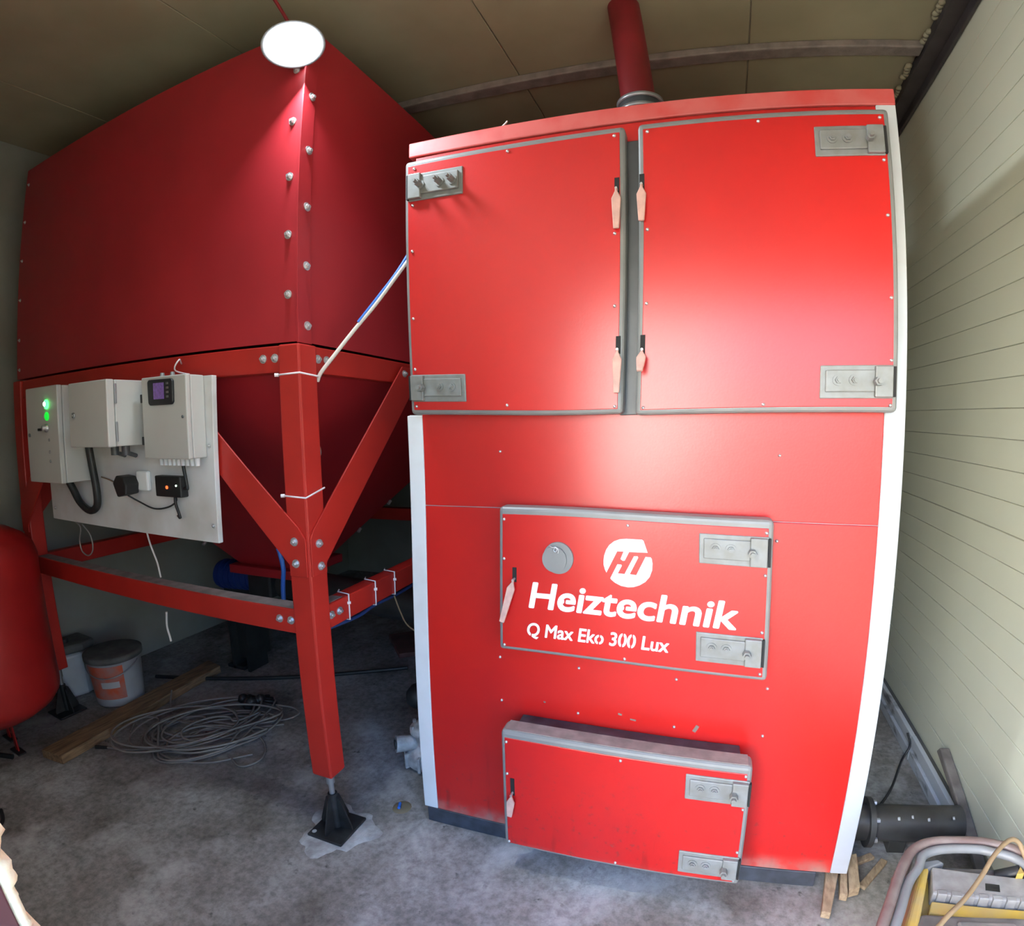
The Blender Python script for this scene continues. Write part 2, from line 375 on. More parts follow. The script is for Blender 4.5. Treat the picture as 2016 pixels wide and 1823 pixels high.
# ================================================================== BOILER
B = thing('boiler', 'tall red boiler with grey framed doors and white edge trims', 'boiler', (.712, .75, 0))
W_ = 1.424
MB().box(.004, W_ - .004, .006, 1.5, .06, 1.454).box(.066, W_ - .004, .006, 1.5, 1.454, 2.26).build('body', 'white', B)
box('plinth', 'bluegrey', B, .012, W_ - .095, -.004, 1.45, 0, .06, .003)
box('front_panel', 'boiler_red', B, .053, W_ - .053, -.001, .008, .06, 1.158, .002)
box('front_panel', 'boiler_red', B, .053, W_ - .053, -.001, .008, 1.1605, 2.252, .002)
box('edge_trim', 'white', B, 0, .053, -.003, .05, .06, 1.452, .003, 'white sheet metal edge strip')
box('edge_trim', 'white', B, W_ - .053, W_, -.003, .05, .06, 2.256, .003, 'white sheet metal edge strip')
box('top_cap', 'boiler_cap', B, .030, W_, -.006, 1.5, 2.254, 2.302, .004)
box('post', 'greydark', B, .700, .768, -.010, .0, 1.452, 2.195, .003, 'dark grey post between the upper doors')
for x, z in [(.316, 1.342), (1.121, 1.338), (.572, .675), (.865, .680), (1.117, .683), (.569, .528), (.862, .529), (1.114, .534), (.314, .532), (.311, .677), (1.122, 1.107), (1.117, 1.34)][:11]:
    inst('screw', SCREW, B, (x, -.001, z))
# scratches and wear on the sheet, shallow chips of bare metal
for (x, z, w, h, a) in [(.925, .532, .010, .024, .5), (.70, .545, .012, .006, .2), (.74, .533, .018, .005, .1), (.46, .548, .007, .004, .3)]:
    b = MB().box(-w / 2, w / 2, -.0004, .0004, -h / 2, h / 2, Matrix.Translation((x, -.0013, z)) @ Matrix.Rotation(a, 4, 'Y')); b.build('paint_chip', 'chip', B)

def hinge(door, x0, x1, z0, z1, y, side, longb=False):
    """plate set into the panel, raised leaf, knuckle at the outer side; y = panel face"""
    cz = (z0 + z1) / 2; w = x1 - x0
    b = MB().box(x0, x1, y - .004, y + .002, z0, z1)
    if side > 0:
        b.box(x0 + .012, x1 - .045, y - .010, y, z0 + .016, z1 - .012).box(x1 - .046, x1 - .004, y - .016, y, z0 + .003, z1 - .003)
        slot = (x1 - .002, x1 + .004)
    else:
        b.box(x0 + .045, x1 - .012, y - .010, y, z0 + .016, z1 - .012).box(x0 + .004, x0 + .046, y - .016, y, z0 + .003, z1 - .003)
        slot = (x0 - .004, x0 + .002)
    b.build('hinge', 'grey2', door, .0025)
    box('hinge_gap', 'slot', door, slot[0], slot[1], y - .010, y + .001, z0 + .004, z1 - .004)
    fx = (lambda q: x0 + q * w) if side > 0 else (lambda q: x1 - q * w)
    if longb:
        for q in (.17, .40, .76): inst('hinge_bolt', HBOLTL, door, (fx(q), y - .010, cz + .002))
    else:
        inst('hinge_nut', HNUT, door, (fx(.24), y - .010, cz + .004)); inst('hinge_nut', HNUT, door, (fx(.46), y - .010, cz + .004))
        inst('hinge_bolt', HBOLT, door, (fx(.76), y - .014, cz))
def handle(door, x, ztop, zpiv, zend, y, dx=0.0, w=.0125, out=.0):
    box('handle_slot', 'slot', door, x - .0065, x + .0065, y - .0012, y + .001, zpiv - .006, ztop)
    L = zpiv - zend
    pr = [(-.003, .006), (.003, .006), (.0035, -.004), (w, -.022), (w * .95, -.034), (w * .62, -L), (-w * .62, -L), (-w * .95, -.034), (-w, -.022), (-.0035, -.004)]
    b = MB().prism(pr, 'y', -.004, .004)
    tilt = math.atan2(out, L) if L else 0
    mt = Matrix.Translation((x, y - .014, zpiv)) @ Matrix.Rotation(math.atan2(-dx, L), 4, 'Y') @ Matrix.Rotation(-tilt, 4, 'X')
    b.v = [tuple(mt @ Vector(p)) for p in b.v]
    b.build('handle', 'pink', door, .002, label='pinkish worn lever handle')
    MB().cyl((x, y, zpiv + .004), (x, y - .018, zpiv + .004), .0035, n=8).build('handle_pivot', 'zinc', door)
def door(name, x0, x1, z0, z1, depth, label, border=.016, top=None, r=.012):
    f = box(name, 'grey', B, x0, x1, -depth, -.004, z0, z1, r, label, 3)
    return f, -depth - .002
def panel(d, x0, x1, z0, z1, y, bw=.016, top=None):
    box('door_panel', 'boiler_red', d, x0 + bw, x1 - bw, y, y + .006, z0 + bw, z1 - (top or bw), .0015, 'red sheet metal door face')

UL = (.050, .716, 1.455, 2.214)
d, y = door('upper_door', *UL, .06, 'upper left door in a grey frame, hinged on its left'); panel(d, *UL, y, .014, .018)
hinge(d, .068, .247, 2.086, 2.167, y, -1, True); hinge(d, .060, .240, 1.494, 1.575, y, -1)
handle(d, .694, 2.072, 2.034, 1.934, y); handle(d, .700, 1.662, 1.622, 1.512, y)
for x, z in [(.086, 2.185), (.385, 2.188), (.688, 2.187), (.081, 2.074), (.078, 1.938), (.075, 1.741), (.074, 1.591), (.073, 1.480), (.369, 1.484), (.694, 1.476), (.689, 1.740), (.688, 1.926)]:
    inst('screw', SCREW, d, (x, y, z))
UR = (.750, 1.385, 1.450, 2.214)
d, y = door('upper_door', *UR, .06, 'upper right door in a grey frame, hinged on its right'); panel(d, *UR, y, .014, .018)
hinge(d, 1.194, 1.367, 2.083, 2.163, y, 1); hinge(d, 1.200, 1.372, 1.484, 1.565, y, 1)
handle(d, .760, 2.074, 2.038, 1.947, y); handle(d, .766, 1.661, 1.618, 1.552, y, out=.045)
for x, z in [(.776, 2.187), (1.058, 2.187), (1.360, 2.186), (1.361, 2.072), (1.362, 1.930), (1.365, 1.727), (1.366, 1.576), (1.366, 1.468), (1.070, 1.471), (.772, 1.470), (.774, 1.740), (.774, 1.928)]:
    inst('screw', SCREW, d, (x, y, z))
MD = (.333, 1.107, .732, 1.174)
d, y = door('middle_door', *MD, .06, 'middle door in a grey frame carrying the white lettering'); panel(d, *MD, y, .013, .022)
hinge(d, .923, 1.096, 1.048, 1.130, y, 1); hinge(d, .918, 1.091, .774, .857, y, 1)
handle(d, .386, .990, .952, .826, y, dx=-.033, out=.012)
for x, z in [(.352, 1.136), (.734, 1.137), (1.089, 1.140), (.352, 1.015), (.352, .750), (.722, .752), (1.087, .754), (1.089, 1.027), (1.087, .871)]:
    inst('screw', SCREW, d, (x, y, z))
MB().cyl((.527, y + .002, 1.029), (.527, y - .008, 1.029), .0465, n=40).build('peephole_collar', 'grey', d, .002)
MB().cyl((.517, y - .008, 1.026), (.517, y - .015, 1.026), .0375, n=40).build('peephole_cover', 'grey', d, .002, label='round grey peephole cover')
MB().tube([(.505, y - .018, 1.066), (.514, y - .020, 1.062), (.524, y - .020, 1.064), (.528, y - .020, 1.056), (.522, y - .020, 1.050), (.517, y - .020, 1.055), (.522, y - .02, 1.062), (.531, y - .018, 1.058), (.530, y - .018, 1.046)], .0016, 6).build('spring', 'zinc', d)
# lettering on the middle door
def lettering(name, txt, x0, x1, zbase, cap, shear, dil, y, par, cuts=(), space=1.0):
    """flat print: glyph outlines thickened by dil, with the unpainted bridges of the stencil"""
    cu = bpy.data.curves.new(name, 'FONT'); cu.body = txt; cu.size = 1; cu.shear = shear; cu.space_character = space; cu.resolution_u = 6
    ob = bpy.data.objects.new(name + '_tmp', cu); COL.objects.link(ob)
    dg = bpy.context.evaluated_depsgraph_get(); me = bpy.data.meshes.new_from_object(ob.evaluated_get(dg))
    bpy.data.objects.remove(ob); bpy.data.curves.remove(cu)
    bm = bmesh.new(); bm.from_mesh(me); bpy.data.meshes.remove(me)
    lo = min(v.co.x for v in bm.verts); hi = max(v.co.x for v in bm.verts); top = max(v.co.y for v in bm.verts if v.co.x < lo + .9)
    for v in bm.verts: v.co = Vector((x0 + dil + (v.co.x - lo) / (hi - lo) * (x1 - x0 - 2 * dil), y, zbase + dil + v.co.y / top * (cap - 2 * dil)))
    bmesh.ops.remove_doubles(bm, verts=bm.verts, dist=1e-6)
    seen = set(); isl = []
    for v in bm.verts:
        if v in seen: continue
        st = [v]; cur = []; seen.add(v)
        while st:
            p = st.pop(); cur.append(p)
            for e_ in p.link_edges:
                q_ = e_.other_vert(p)
                if q_ not in seen: seen.add(q_); st.append(q_)
        isl.append(cur)
    isl.sort(key=lambda c: sum(p.co.x for p in c) / len(c))
    rng = [(min(p.co.x for p in c), max(p.co.x for p in c), min(p.co.z for p in c), max(p.co.z for p in c)) for c in isl]
    for (k, fx, zl, zh, hw) in cuts:                       # glyph, place across it, height range, half width
        xa, xb, za, zb_ = rng[k]; nv = Vector((1, 0, -shear)).normalized(); c = Vector((xa + fx * (xb - xa), y, (za + zb_) / 2)); hw = hw + dil
        fs = [f for f in bm.faces if xa - 1e-5 <= f.calc_center_median().x <= xb + 1e-5]
        for s_ in (-1, 1):
            fs = [f for f in bm.faces if xa - 1e-5 <= f.calc_center_median().x <= xb + 1e-5]
            gm = list({v for f in fs for v in f.verts}) + list({e_ for f in fs for e_ in f.edges}) + fs
            bmesh.ops.bisect_plane(bm, geom=gm, plane_co=c + nv * hw * s_, plane_no=nv)
        for zc in (za + zl * (zb_ - za), za + zh * (zb_ - za)):
            fs = [f for f in bm.faces if xa - 1e-5 <= f.calc_center_median().x <= xb + 1e-5 and abs((f.calc_center_median() - c).dot(nv)) < hw]
            gm = list({v for f in fs for v in f.verts}) + list({e_ for f in fs for e_ in f.edges}) + fs
            if gm: bmesh.ops.bisect_plane(bm, geom=gm, plane_co=Vector((0, y, zc)), plane_no=Vector((0, 0, 1)))
        kill = [f for f in bm.faces if xa - 1e-5 <= f.calc_center_median().x <= xb + 1e-5 and abs((f.calc_center_median() - c).dot(nv)) < hw and zl <= (f.calc_center_median().z - za) / (zb_ - za) <= zh]
        bmesh.ops.delete(bm, geom=kill, context='FACES')
    V = [tuple(v.co) for v in bm.verts]; bm.verts.index_update(); F = [tuple(v.index for v in f.verts) for f in bm.faces]; bm.free()
    mb = MB(); nd = 12
    for k in range(nd + 1):
        a = 2 * PI * k / nd; d_ = dil if k < nd else 0
        mb.add([(p[0] + d_ * math.cos(a), p[1] - .00002 * k, p[2] + d_ * math.sin(a)) for p in V], F)
    me, c = mb.mesh(name, 'print'); o = bpy.data.objects.new(name, me); COL.objects.link(o); o.parent = par; o.location = c - WL[par]; WL[o] = c
    return o
yt = y - .0003
lettering('lettering', 'Heiztechnik', .431, 1.026, .871, .079, .16, .0028, yt, d, [(1, .40, .36, .66, .0022), (6, .40, .36, .66, .0022)], .98)
lettering('lettering', 'Q Max Eko 300 Lux', .426, .847, .786, .041, .15, .0013, yt, d, [(0, .36, -.1, .45, .0015), (7, .5, -.1, 1.1, .0016), (9, .5, -.1, 1.1, .0016), (10, .5, -.1, 1.1, .0016)], 1.0)
LA = [(.729, 1.099), (.773, 1.1), (.777, 1.097), (.788, 1.064), (.737, 1.062), (.724, 1.036), (.719, 1.035), (.714, 1.038), (.712, 1.04), (.721, 1.062), (.703, 1.061), (.671, .997), (.667, 1.005), (.663, 1.019), (.663, 1.031), (.665, 1.046), (.671, 1.063), (.68, 1.077), (.694, 1.089), (.71, 1.096)]
LB = [(.682, .982), (.703, 1.024), (.714, 1.024), (.716, 1.021), (.704, .998), (.723, .998), (.75, 1.051), (.76, 1.052), (.762, 1.048), (.738, .999), (.756, .998), (.782, 1.052), (.796, 1.052), (.799, 1.048), (.801, 1.035), (.8, 1.016), (.793, .996), (.781, .981), (.765, .97), (.748, .963), (.732, .961), (.713, .963), (.696, .97), (.685, .978)]
MB().prism(LA, 'y', yt - .0008, yt).prism(LB, 'y', yt - .0008, yt).build('emblem', 'print', d, label='round white emblem with slanted letters')
LD = (.358, 1.083, .092, .509)
d = MB().box(LD[0], LD[1], -.12, -.060, LD[2], LD[3]).build('lower_door', 'grey', B, .012, 3, 'lower ash door in a deep dusty grey frame'); y = -.122
panel(d, *LD, y, .013, .022)
box('door_seal', 'bluegrey', d, LD[0] + .03, LD[1] - .03, -.062, -.002, LD[2] + .03, LD[3] - .012, .004, 'dark door surround behind the frame')
box('dust_layer', 'concrete_dust', d, LD[0] + .012, LD[1] - .012, -.112, -.064, LD[3] - .0006, LD[3] + .0012, label='film of dust on the frame')
hinge(d, .906, 1.079, .387, .467, y, 1); hinge(d, .902, 1.075, .122, .202, y, 1)
handle(d, .393, .352, .298, .222, y, dx=-.008)
for x, z in [(.377, .474), (.723, .476), (1.066, .480), (.377, .366), (.375, .112), (.716, .113), (1.066, .112), (1.067, .372), (1.066, .220)]:
    inst('screw', SCREW, d, (x, y, z))
for x, z, w in [(.735, .492, .004), (.63, .497, .003)]: pass

# flue pipe on the boiler
t = thing('flue_pipe', 'dark red pipe rising from the boiler top to the ceiling', 'pipe', (.72, .31, 2.302))
MB().cyl((.725, .300, 2.34), (.655, .372, 2.936), .058, n=32).build('pipe', 'pipe_red', t)
MB().lathe([(.066, 0), (.072, 0), (.072, .185), (.064, .185)], (.711, .316, 2.302), 36).build('collar', 'greydark', t)
for z_ in (2.455, 2.490): MB().lathe([(.071, -.006), (.078, -.006), (.079, .006), (.064, .008)], (.711, .316, z_), 36).build('clamp', 'steel', t)
t = thing('wire_stub', 'small loose wire ends sticking up from the boiler top', 'wire', (.33, .05, 2.302))
for (x, l, s) in [(.315, .022, .03), (.325, .028, .025)]:
    MB().tube([(x, .03, 2.303), (x + s * .4, .03, 2.303 + l * .6), (x + s, .025, 2.303 + l)], .0025, 6).build('strand', 'cablew', t)

# ================================================================== HOPPER
HX, HY, XF, YB = -.248, -.184, -2.10, 1.60
H = thing('pellet_hopper', 'huge dark red fuel hopper on four braced legs left of the boiler', 'hopper', (-1.17, .7, 0))
box('bin_panel', 'hopper_red', H, XF, HX, HY, HY + .004, 1.676, 2.70)
box('bin_panel', 'hopper_red', H, HX - .004, HX, HY + .004, YB, 1.676, 2.70)
box('bin_panel', 'hopper_red', H, XF, XF + .004, HY + .004, YB, 1.676, 2.70)
box('bin_panel', 'hopper_red', H, XF + .004, HX - .004, YB - .004, YB, 1.676, 2.70)
box('corner_strip', 'hopper_red', H, HX - .001, HX + .006, HY - .003, -.131, 1.672, 2.695, .0008)
for z in (2.455, 2.273, 2.091, 1.908, 1.726): inst('bolt', BOLT, H, (HX + .006, -.149, z), (0, 0, PI / 2))
for z in (2.545, 2.364, 2.182, 2.000, 1.818): inst('bolt', BOLT, H, (-.281, HY, z))
for z in (2.62, 2.43, 2.24, 2.05, 1.86, 1.72): inst('bolt', BOLT, H, (XF + .03, HY, z), scale=(.6, .6, .6))
# funnel
ox0, ox1, oy0, oy1, oz = -1.403, -1.05, .55, .84, .70
f = MB(); zb = 1.66
pv = [(XF + .01, HY + .01, zb), (HX - .01, HY + .01, zb), (HX - .01, YB - .01, zb), (XF + .01, YB - .01, zb), (ox0, oy0, oz), (ox1, oy0, oz), (ox1, oy1, oz), (ox0, oy1, oz)]
f.add(pv, [(0, 1, 5, 4), (1, 2, 6, 5), (2, 3, 7, 6), (3, 0, 4, 7)]); f.build('funnel', 'hopper_red', H)
for a, b in ((0, 4), (1, 5), (2, 6)):
    p, q = Vector(pv[a]), Vector(pv[b]); mid = p.lerp(q, .5)
    for s in (.55, .7, .85): MB().cyl(p.lerp(q, s) + Vector((0, -.01, -.01)), p.lerp(q, s) + Vector((0, -.03, -.025)), .009, n=6).build('bolt', 'zinc', H)
MB().box(ox0 - .04, ox1 + .04, oy0 - .04, oy1 + .04, oz - .045, oz).build('outlet_flange', 'hopper_red', H, .003)
# legs (square tubes), beams, rails, braces
LX, LY = -.231, -.200; lw = .082
legs = {}
for i, (sx, sy) in enumerate(((1, 1), (-1, 1), (1, -1), (-1, -1))):
    x0, x1 = (LX - lw, LX) if sx > 0 else (XF - .017, XF - .017 + lw)
    y0, y1 = (LY, LY + .076) if sy > 0 else (YB + .016 - .076, YB + .016)
    lg = box('leg', 'frame_red', H, x0, x1, y0, y1, .245, 1.668, .006)
    cx, cy = (x0 + x1) / 2, (y0 + y1) / 2
    MB().cyl((cx, cy, .10), (cx, cy, .25), .010, n=12).cyl((cx, cy, .198), (cx, cy, .243), .015, n=10).build('spindle', 'steel', lg, label='threaded levelling spindle')
    fo = box('foot', 'foot', H, cx - .073, cx + .073, cy - .08, cy + .074, .004, .014, .003, 'black steel foot plate')
    if i == 0:
        MB().cyl((cx - .056, cy - .060, .0142), (cx - .056, cy - .060, .0150), .0085, n=14).build('plate_hole', 'mortar', fo)
    g = MB()
    for a in (0, 1, 2, 3):
        mt = Matrix.Translation((cx, cy, .014)) @ Matrix.Rotation(a * PI / 2 + .0, 4, 'Z')
        g.add([(.010, -.003, 0), (.066, -.003, 0), (.066, -.003, .016), (.030, -.003, .118), (.010, -.003, .135), (.010, .003, 0), (.066, .003, 0), (.066, .003, .016), (.030, .003, .118), (.010, .003, .135)],
              [(0, 1, 2, 3, 4), (9, 8, 7, 6, 5), (0, 5, 6, 1), (1, 6, 7, 2), (2, 7, 8, 3), (3, 8, 9, 4), (4, 9, 5, 0)], False, mt)
    g.cyl((cx, cy, .012), (cx, cy, .155), .017, n=16); g.build('gusset', 'foot', fo)
for nm, z0, z1 in (('top_beam', 1.585, 1.667), ('rail', .755, .838)):
    ins = .006
    box(nm, 'frame_red', H, XF + lw - .017, LX - lw, LY + .012, LY + .075, z0, z1, .004)
    box(nm, 'frame_red', H, LX - lw + .012, LX - .012, LY + .076, YB - .06, z0, z1, .004)
    box(nm, 'frame_red', H, XF - .005, XF + .05, LY + .076, YB - .06, z0, z1, .004)
    box(nm, 'frame_red', H, XF + lw - .017, LX - lw, YB - .055, YB + .004, z0, z1, .004)
    for x in (-.384, -.336): inst('bolt', BOLT, H, (x, LY + .012, (z0 + z1) / 2 + .003))
    for yy in (-.108, -.068): inst('bolt', BOLT, H, (LX - .012, yy, (z0 + z1) / 2 + .003), (0, 0, PI / 2))
box('dust_layer', 'concrete_dust', H, XF + lw, LX - lw - .002, LY + .016, LY + .070, .838, .8392, label='dust lying on the lower rail')
box('dust_layer', 'concrete_dust', H, LX - lw + .016, LX - .02, LY + .078, -.04, .838, .8392, label='dust lying on the short rail end')
def brace(pts, axis, h0, h1): MB().prism(pts, axis, h0, h1).build('brace', 'frame_red', H, .0015)
pl = [(-.238, .955), (-.238, 1.075), (-.262, 1.110), (-.805, 1.610), (-.925, 1.610), (-.306, .990), (-.306, .955)]
brace(pl, 'y', LY - .006, LY); brace([(XF + LX - .017 - x, z) for x, z in pl][::-1], 'y', LY - .006, LY)
brace(pl, 'y', YB + .017, YB + .023)
pr = [(-.196, .955), (-.196, 1.075), (-.182, 1.100), (.33, 1.648), (.41, 1.648), (.41, 1.575), (-.132, .985), (-.132, .955)]
brace(pr, 'x', LX, LX + .006); brace([(LY + YB + .016 - a, z) for a, z in pr][::-1], 'x', LX, LX + .006)
brace(pr, 'x', XF - .024, XF - .018)
for x, z in ((-.280, 1.066), (-.279, .997)): inst('bolt', BOLT, H, (x, LY - .006, z))
for a, z in ((-.163, 1.055), (-.160, .982)): inst('bolt', BOLT, H, (LX + .006, a, z), (0, 0, PI / 2))
inst('bolt', BOLT, H, (LX + .006, .340, 1.622), (0, 0, PI / 2))
# mortar pad under the near foot
mp = MB(); cx, cy = -.265, -.168; nr = 44; rr_ = random.Random(12)
rad = [.130 + .022 * math.sin(3 * k * 2 * PI / nr + .6) + .012 * math.sin(7 * k * 2 * PI / nr) + rr_.uniform(-.007, .007) for k in range(nr)]
for q_, z_ in ((1.0, .0004), (.93, .0028), (.78, .0042)):
    mp.v += [(cx + rad[k] * q_ * math.cos(k * 2 * PI / nr), cy + rad[k] * q_ * math.sin(k * 2 * PI / nr), z_ + (rr_.uniform(0, .0008) if q_ < 1 else 0)) for k in range(nr)]
for l_ in (0, 1): mp.f += [(l_ * nr + k, l_ * nr + (k + 1) % nr, (l_ + 1) * nr + (k + 1) % nr, (l_ + 1) * nr + k) for k in range(nr)]
mp.f.append(tuple(range(2 * nr, 3 * nr))); mp.sm = [True] * len(mp.f)
tag(mp.build('mortar_patch', 'mortar'), 'pale mortar patch on the floor under the near hopper foot', 'mortar')

# cable ties on the hopper frame
def tie(label, pts, knot):
    t = thing('cable_tie', label, 'cable tie', pts[0], 'white cable ties on the hopper frame')
    MB().tube(pts, .0028, 6, sub=1).build('strap', 'tie', t); MB().cyl(Vector(knot) + Vector((-.004, -.004, 0)), Vector(knot) + Vector((.005, .003, 0)), .0055, n=8).build('head', 'tie', t)
e = .0035
tie('cable tie around the near leg just below the bin', [(LX - lw - e, LY + .05, 1.575), (LX - lw - e, LY - e, 1.576), (LX + e, LY - e, 1.580), (LX + e, LY + .078, 1.574)], (LX - lw - e, LY - e, 1.576))
tie('cable tie around the near leg above the brace ends', [(LX - lw - e, LY + .05, 1.20), (LX - lw - e, LY - e, 1.208), (LX + e, LY - e, 1.204), (LX + e, LY + .078, 1.226)], (LX - lw - e, LY - e, 1.208))
rx0, rx1 = LX - lw + .012 - e, LX - .012 + e
for lab, yy in (('cable tie on the right rail nearest the leg', -.022), ('cable tie on the right rail between the other two', .125), ('cable tie on the right rail nearest the boiler', .245)):
    tie(lab, [(rx0, yy + .03, .842), (rx0 + .012, yy + .01, .8425), (rx1, yy, .8425), (rx1, yy, .752), (rx0 + .01, yy, .7505)], (rx1, yy, .812))

# ================================================================== WORK LAMP at the hopper corner
ln = Vector((.545, -.474, -.692)).normalized(); lp = Vector((-.248, -.247, 2.590))
t = thing('work_lamp', 'glaring white round lamp fixed to the top corner of the hopper', 'lamp', lp)
q = ln.to_track_quat('Z', 'Y').to_matrix().to_4x4(); mt = Matrix.Translation(lp) @ q @ Matrix.Rotation(.26, 4, 'Z'); lsx, lsy = 1.0, .74
def lpart(prof, n=40):
    b = MB().lathe(prof, (0, 0, 0), n); b.v = [(p[0] * lsx, p[1] * lsy, p[2]) for p in b.v]; b.v = [tuple(mt @ Vector(p)) for p in b.v]; return b
lpart([(.001, .040), (.030, .037), (.058, .028), (.080, .012), (.088, 0), (.001, -.001)]).build('diffuser', 'lamp_glow', t, label='blown-out white diffuser')
lpart([(.001, -.045), (.045, -.043), (.060, -.030), (.094, -.006), (.098, .004), (.090, .004), (.088, -.003), (.001, -.003)]).build('housing', 'lamp_house', t)
MB().tube([tuple(lp - ln * .04), (-.255, -.21, 2.60), (-.262, -.19, 2.62)], .010, 8).build('bracket', 'greydark', t)
ll = bpy.data.lights.new('work_lamp_light', 'AREA'); ll.shape = 'DISK'; ll.size = .17; ll.energy = 24; ll.color = (.78, .90, 1.0)
llo = bpy.data.objects.new('work_lamp_light', ll); COL.objects.link(llo); llo.parent = t
llo.location = ln * .046; llo.rotation_euler = (-ln).to_track_quat('Z', 'Y').to_euler()
tag(MB().tube([(-.62, -.55, 2.93), (-.48, -.44, 2.925), (-.40, -.36, 2.90), (-.33, -.28, 2.78), (-.262, -.205, 2.63)], .006, 8).build('lamp_cable', 'pipe_red'), 'thin reddish cable running along the ceiling to the lamp', 'cable')
tag(MB().cyl((-.415, -.385, 2.905), (-.385, -.345, 2.905), .016, n=10).build('cable_clip', 'greydark', None, .003), 'dark clip holding the lamp cable at the ceiling', 'clip')

# ================================================================== ELECTRICAL BOARD
t = thing('mounting_board', 'white panel board hung on the hopper frame behind the control cabinets', 'board', (-1.13, -.22, 1.05))
MB().prism([(-1.700, 1.052), (-.583, 1.043), (-.566, 1.588), (-1.694, 1.592)], 'y', -.230, -.212).build('panel', 'board', t, .002)
for x, z in ((-.594, 1.362), (-.60, 1.10), (-1.67, 1.10)): inst('screw', BOLT, t, (x, -.230, z), scale=(.55, .55, .55))
def cabinet(label, x0, x1, z0, z1, yf, dsplit, grp):
    c = thing('control_cabinet', label, 'control box', ((x0 + x1) / 2, -.23, z0), grp)
    box('body', 'box', c, x0, x1, yf + dsplit, -.2305, z0, z1, .004)
    dd = box('door', 'box', c, x0 - .001, x1 + .001, yf, yf + dsplit - .0015, z0 - .001, z1 + .001, .004)
    return c, dd
g = 'control cabinets on the white board'
c1, d1 = cabinet('tall grey cabinet at the left end with green lit lamps', -1.577, -1.298, 1.232, 1.597, -.369, .022, g)
yf = -.369
for z, r, mname, nm in ((1.529, .014, 'green', 'indicator_lamp'), (1.484, .012, 'green2', 'indicator_lamp')):
    MB().lathe([(r + .004, 0), (r + .004, .004), (r, .005), (r * .8, .008), (.001, .010)], (-1.383, yf - .001, z), 20, 'y').build(nm, mname, d1, label='lit green indicator lamp')
MB().lathe([(.009, .0), (.006, .003), (.001, .0045)], (-1.383, yf - .0105, 1.530), 14, 'y').build('lamp_core', 'ledw', d1)
MB().lathe([(.016, 0), (.016, .006), (.010, .008), (.010, .020), (.001, .021)], (-1.390, yf - .001, 1.440), 18, 'y').build('key_switch', 'zinc', d1)
box('key', 'black', d1, -1.420, -1.388, yf - .026, yf - .020, 1.430, 1.440, .001)
for z in (1.395, 1.35, 1.315): MB().lathe([(.006, 0), (.006, .002), (.001, .003)], (-1.375, yf - .001, z), 12, 'y').build('plug_cap', 'machgrey', d1)
MB().lathe([(.007, 0), (.007, .004), (.001, .005)], (-1.548, yf - .001, 1.415), 12, 'y').build('lock', 'greydark', d1)
c2, d2 = cabinet('deep blank cabinet in the middle of the three', -1.144, -.886, 1.369, 1.588, -.400, .030, g)
MB().lathe([(.010, 0), (.010, .004), (.006, .004), (.006, .002), (.001, .002)], (-1.108, -.401, 1.478), 14, 'y').build('lock', 'steel', d2)
for z in (1.545, 1.42): box('hinge', 'steel', d2, -.8865, -.882, -.372, -.364, z - .035, z + .03, .001)
for x, z in ((-.95, 1.357), (-1.02, 1.357)): MB().cyl((x, -.30, 1.37), (x, -.30, 1.335), .014, n=12).cyl((x, -.30, 1.345), (x - .02, -.25, 1.33), .008, n=8).build('cable_gland', 'greydark', c2)
c3, d3 = cabinet('cabinet with a small violet display at the right end', -.838, -.604, 1.325, 1.590, -.300, .018, g)
MB().prism([(-.790, 1.505), (-.783, 1.498), (-.668, 1.498), (-.660, 1.506), (-.659, 1.572), (-.666, 1.580), (-.786, 1.581), (-.793, 1.574)], 'y', -.309, -.300).build('display', 'black', d3, .003, label='black display with a violet screen')
box('screen', 'screen', d3, -.758, -.702, -.3098, -.3088, 1.517, 1.569)
for z in (1.566, 1.552, 1.538, 1.524): box('display_button', 'machdark', d3, -.690, -.678, -.3105, -.309, z - .004, z + .003, .001)
for z in (1.525, 1.385): box('hinge', 'black', d3, -.846, -.837, -.302, -.285, z - .016, z + .012, .002)
MB().lathe([(.005, 0), (.005, .002), (.001, .003)], (-.622, -.301, 1.458), 12, 'y').build('lock', 'greydark', d3)
for k in range(9):
    x = -.800 + k * .023; MB().cyl((x, -.262, 1.325), (x, -.262, 1.300), .0095, .008, n=10).build('cable_gland', 'board', c3)
for x in (-.775, -.72): MB().cyl((x, -.262, 1.59), (x, -.262, 1.606), .009, .007, n=10).build('cable_gland', 'steel', c3)
tag(MB().tube([(-1.262, -.27, 1.375), (-1.260, -.262, 1.30), (-1.252, -.255, 1.20), (-1.268, -.25, 1.135), (-1.325, -.25, 1.112), (-1.395, -.252, 1.140), (-1.432, -.262, 1.20), (-1.442, -.28, 1.245)], .0145, 14, sub=8).build('conduit_hose', 'conduit'), 'black corrugated hose looping under the left cabinets', 'hose')
t = thing('wall_plug', 'black power adapter plugged into the white socket on the board', 'adapter', (-1.02, -.26, 1.19))
box('socket', 'print', t, -.985, -.915, -.248, -.2305, 1.205, 1.275, .006, 'white wall socket')
MB().prism([(-1.055, 1.235), (-1.03, 1.262), (-.985, 1.258), (-.968, 1.232), (-.975, 1.196), (-1.03, 1.185)], 'y', -.300, -.245).build('adapter', 'black', t, .005)
tag(MB().tube([(-1.0, -.275, 1.19), (-.97, -.25, 1.165), (-.90, -.24, 1.143), (-.82, -.24, 1.152), (-.77, -.24, 1.175), (-.765, -.245, 1.20)], .003, 6).build('adapter_lead', 'darkmetal'), 'thin dark lead from the adapter to the small black router', 'cable')
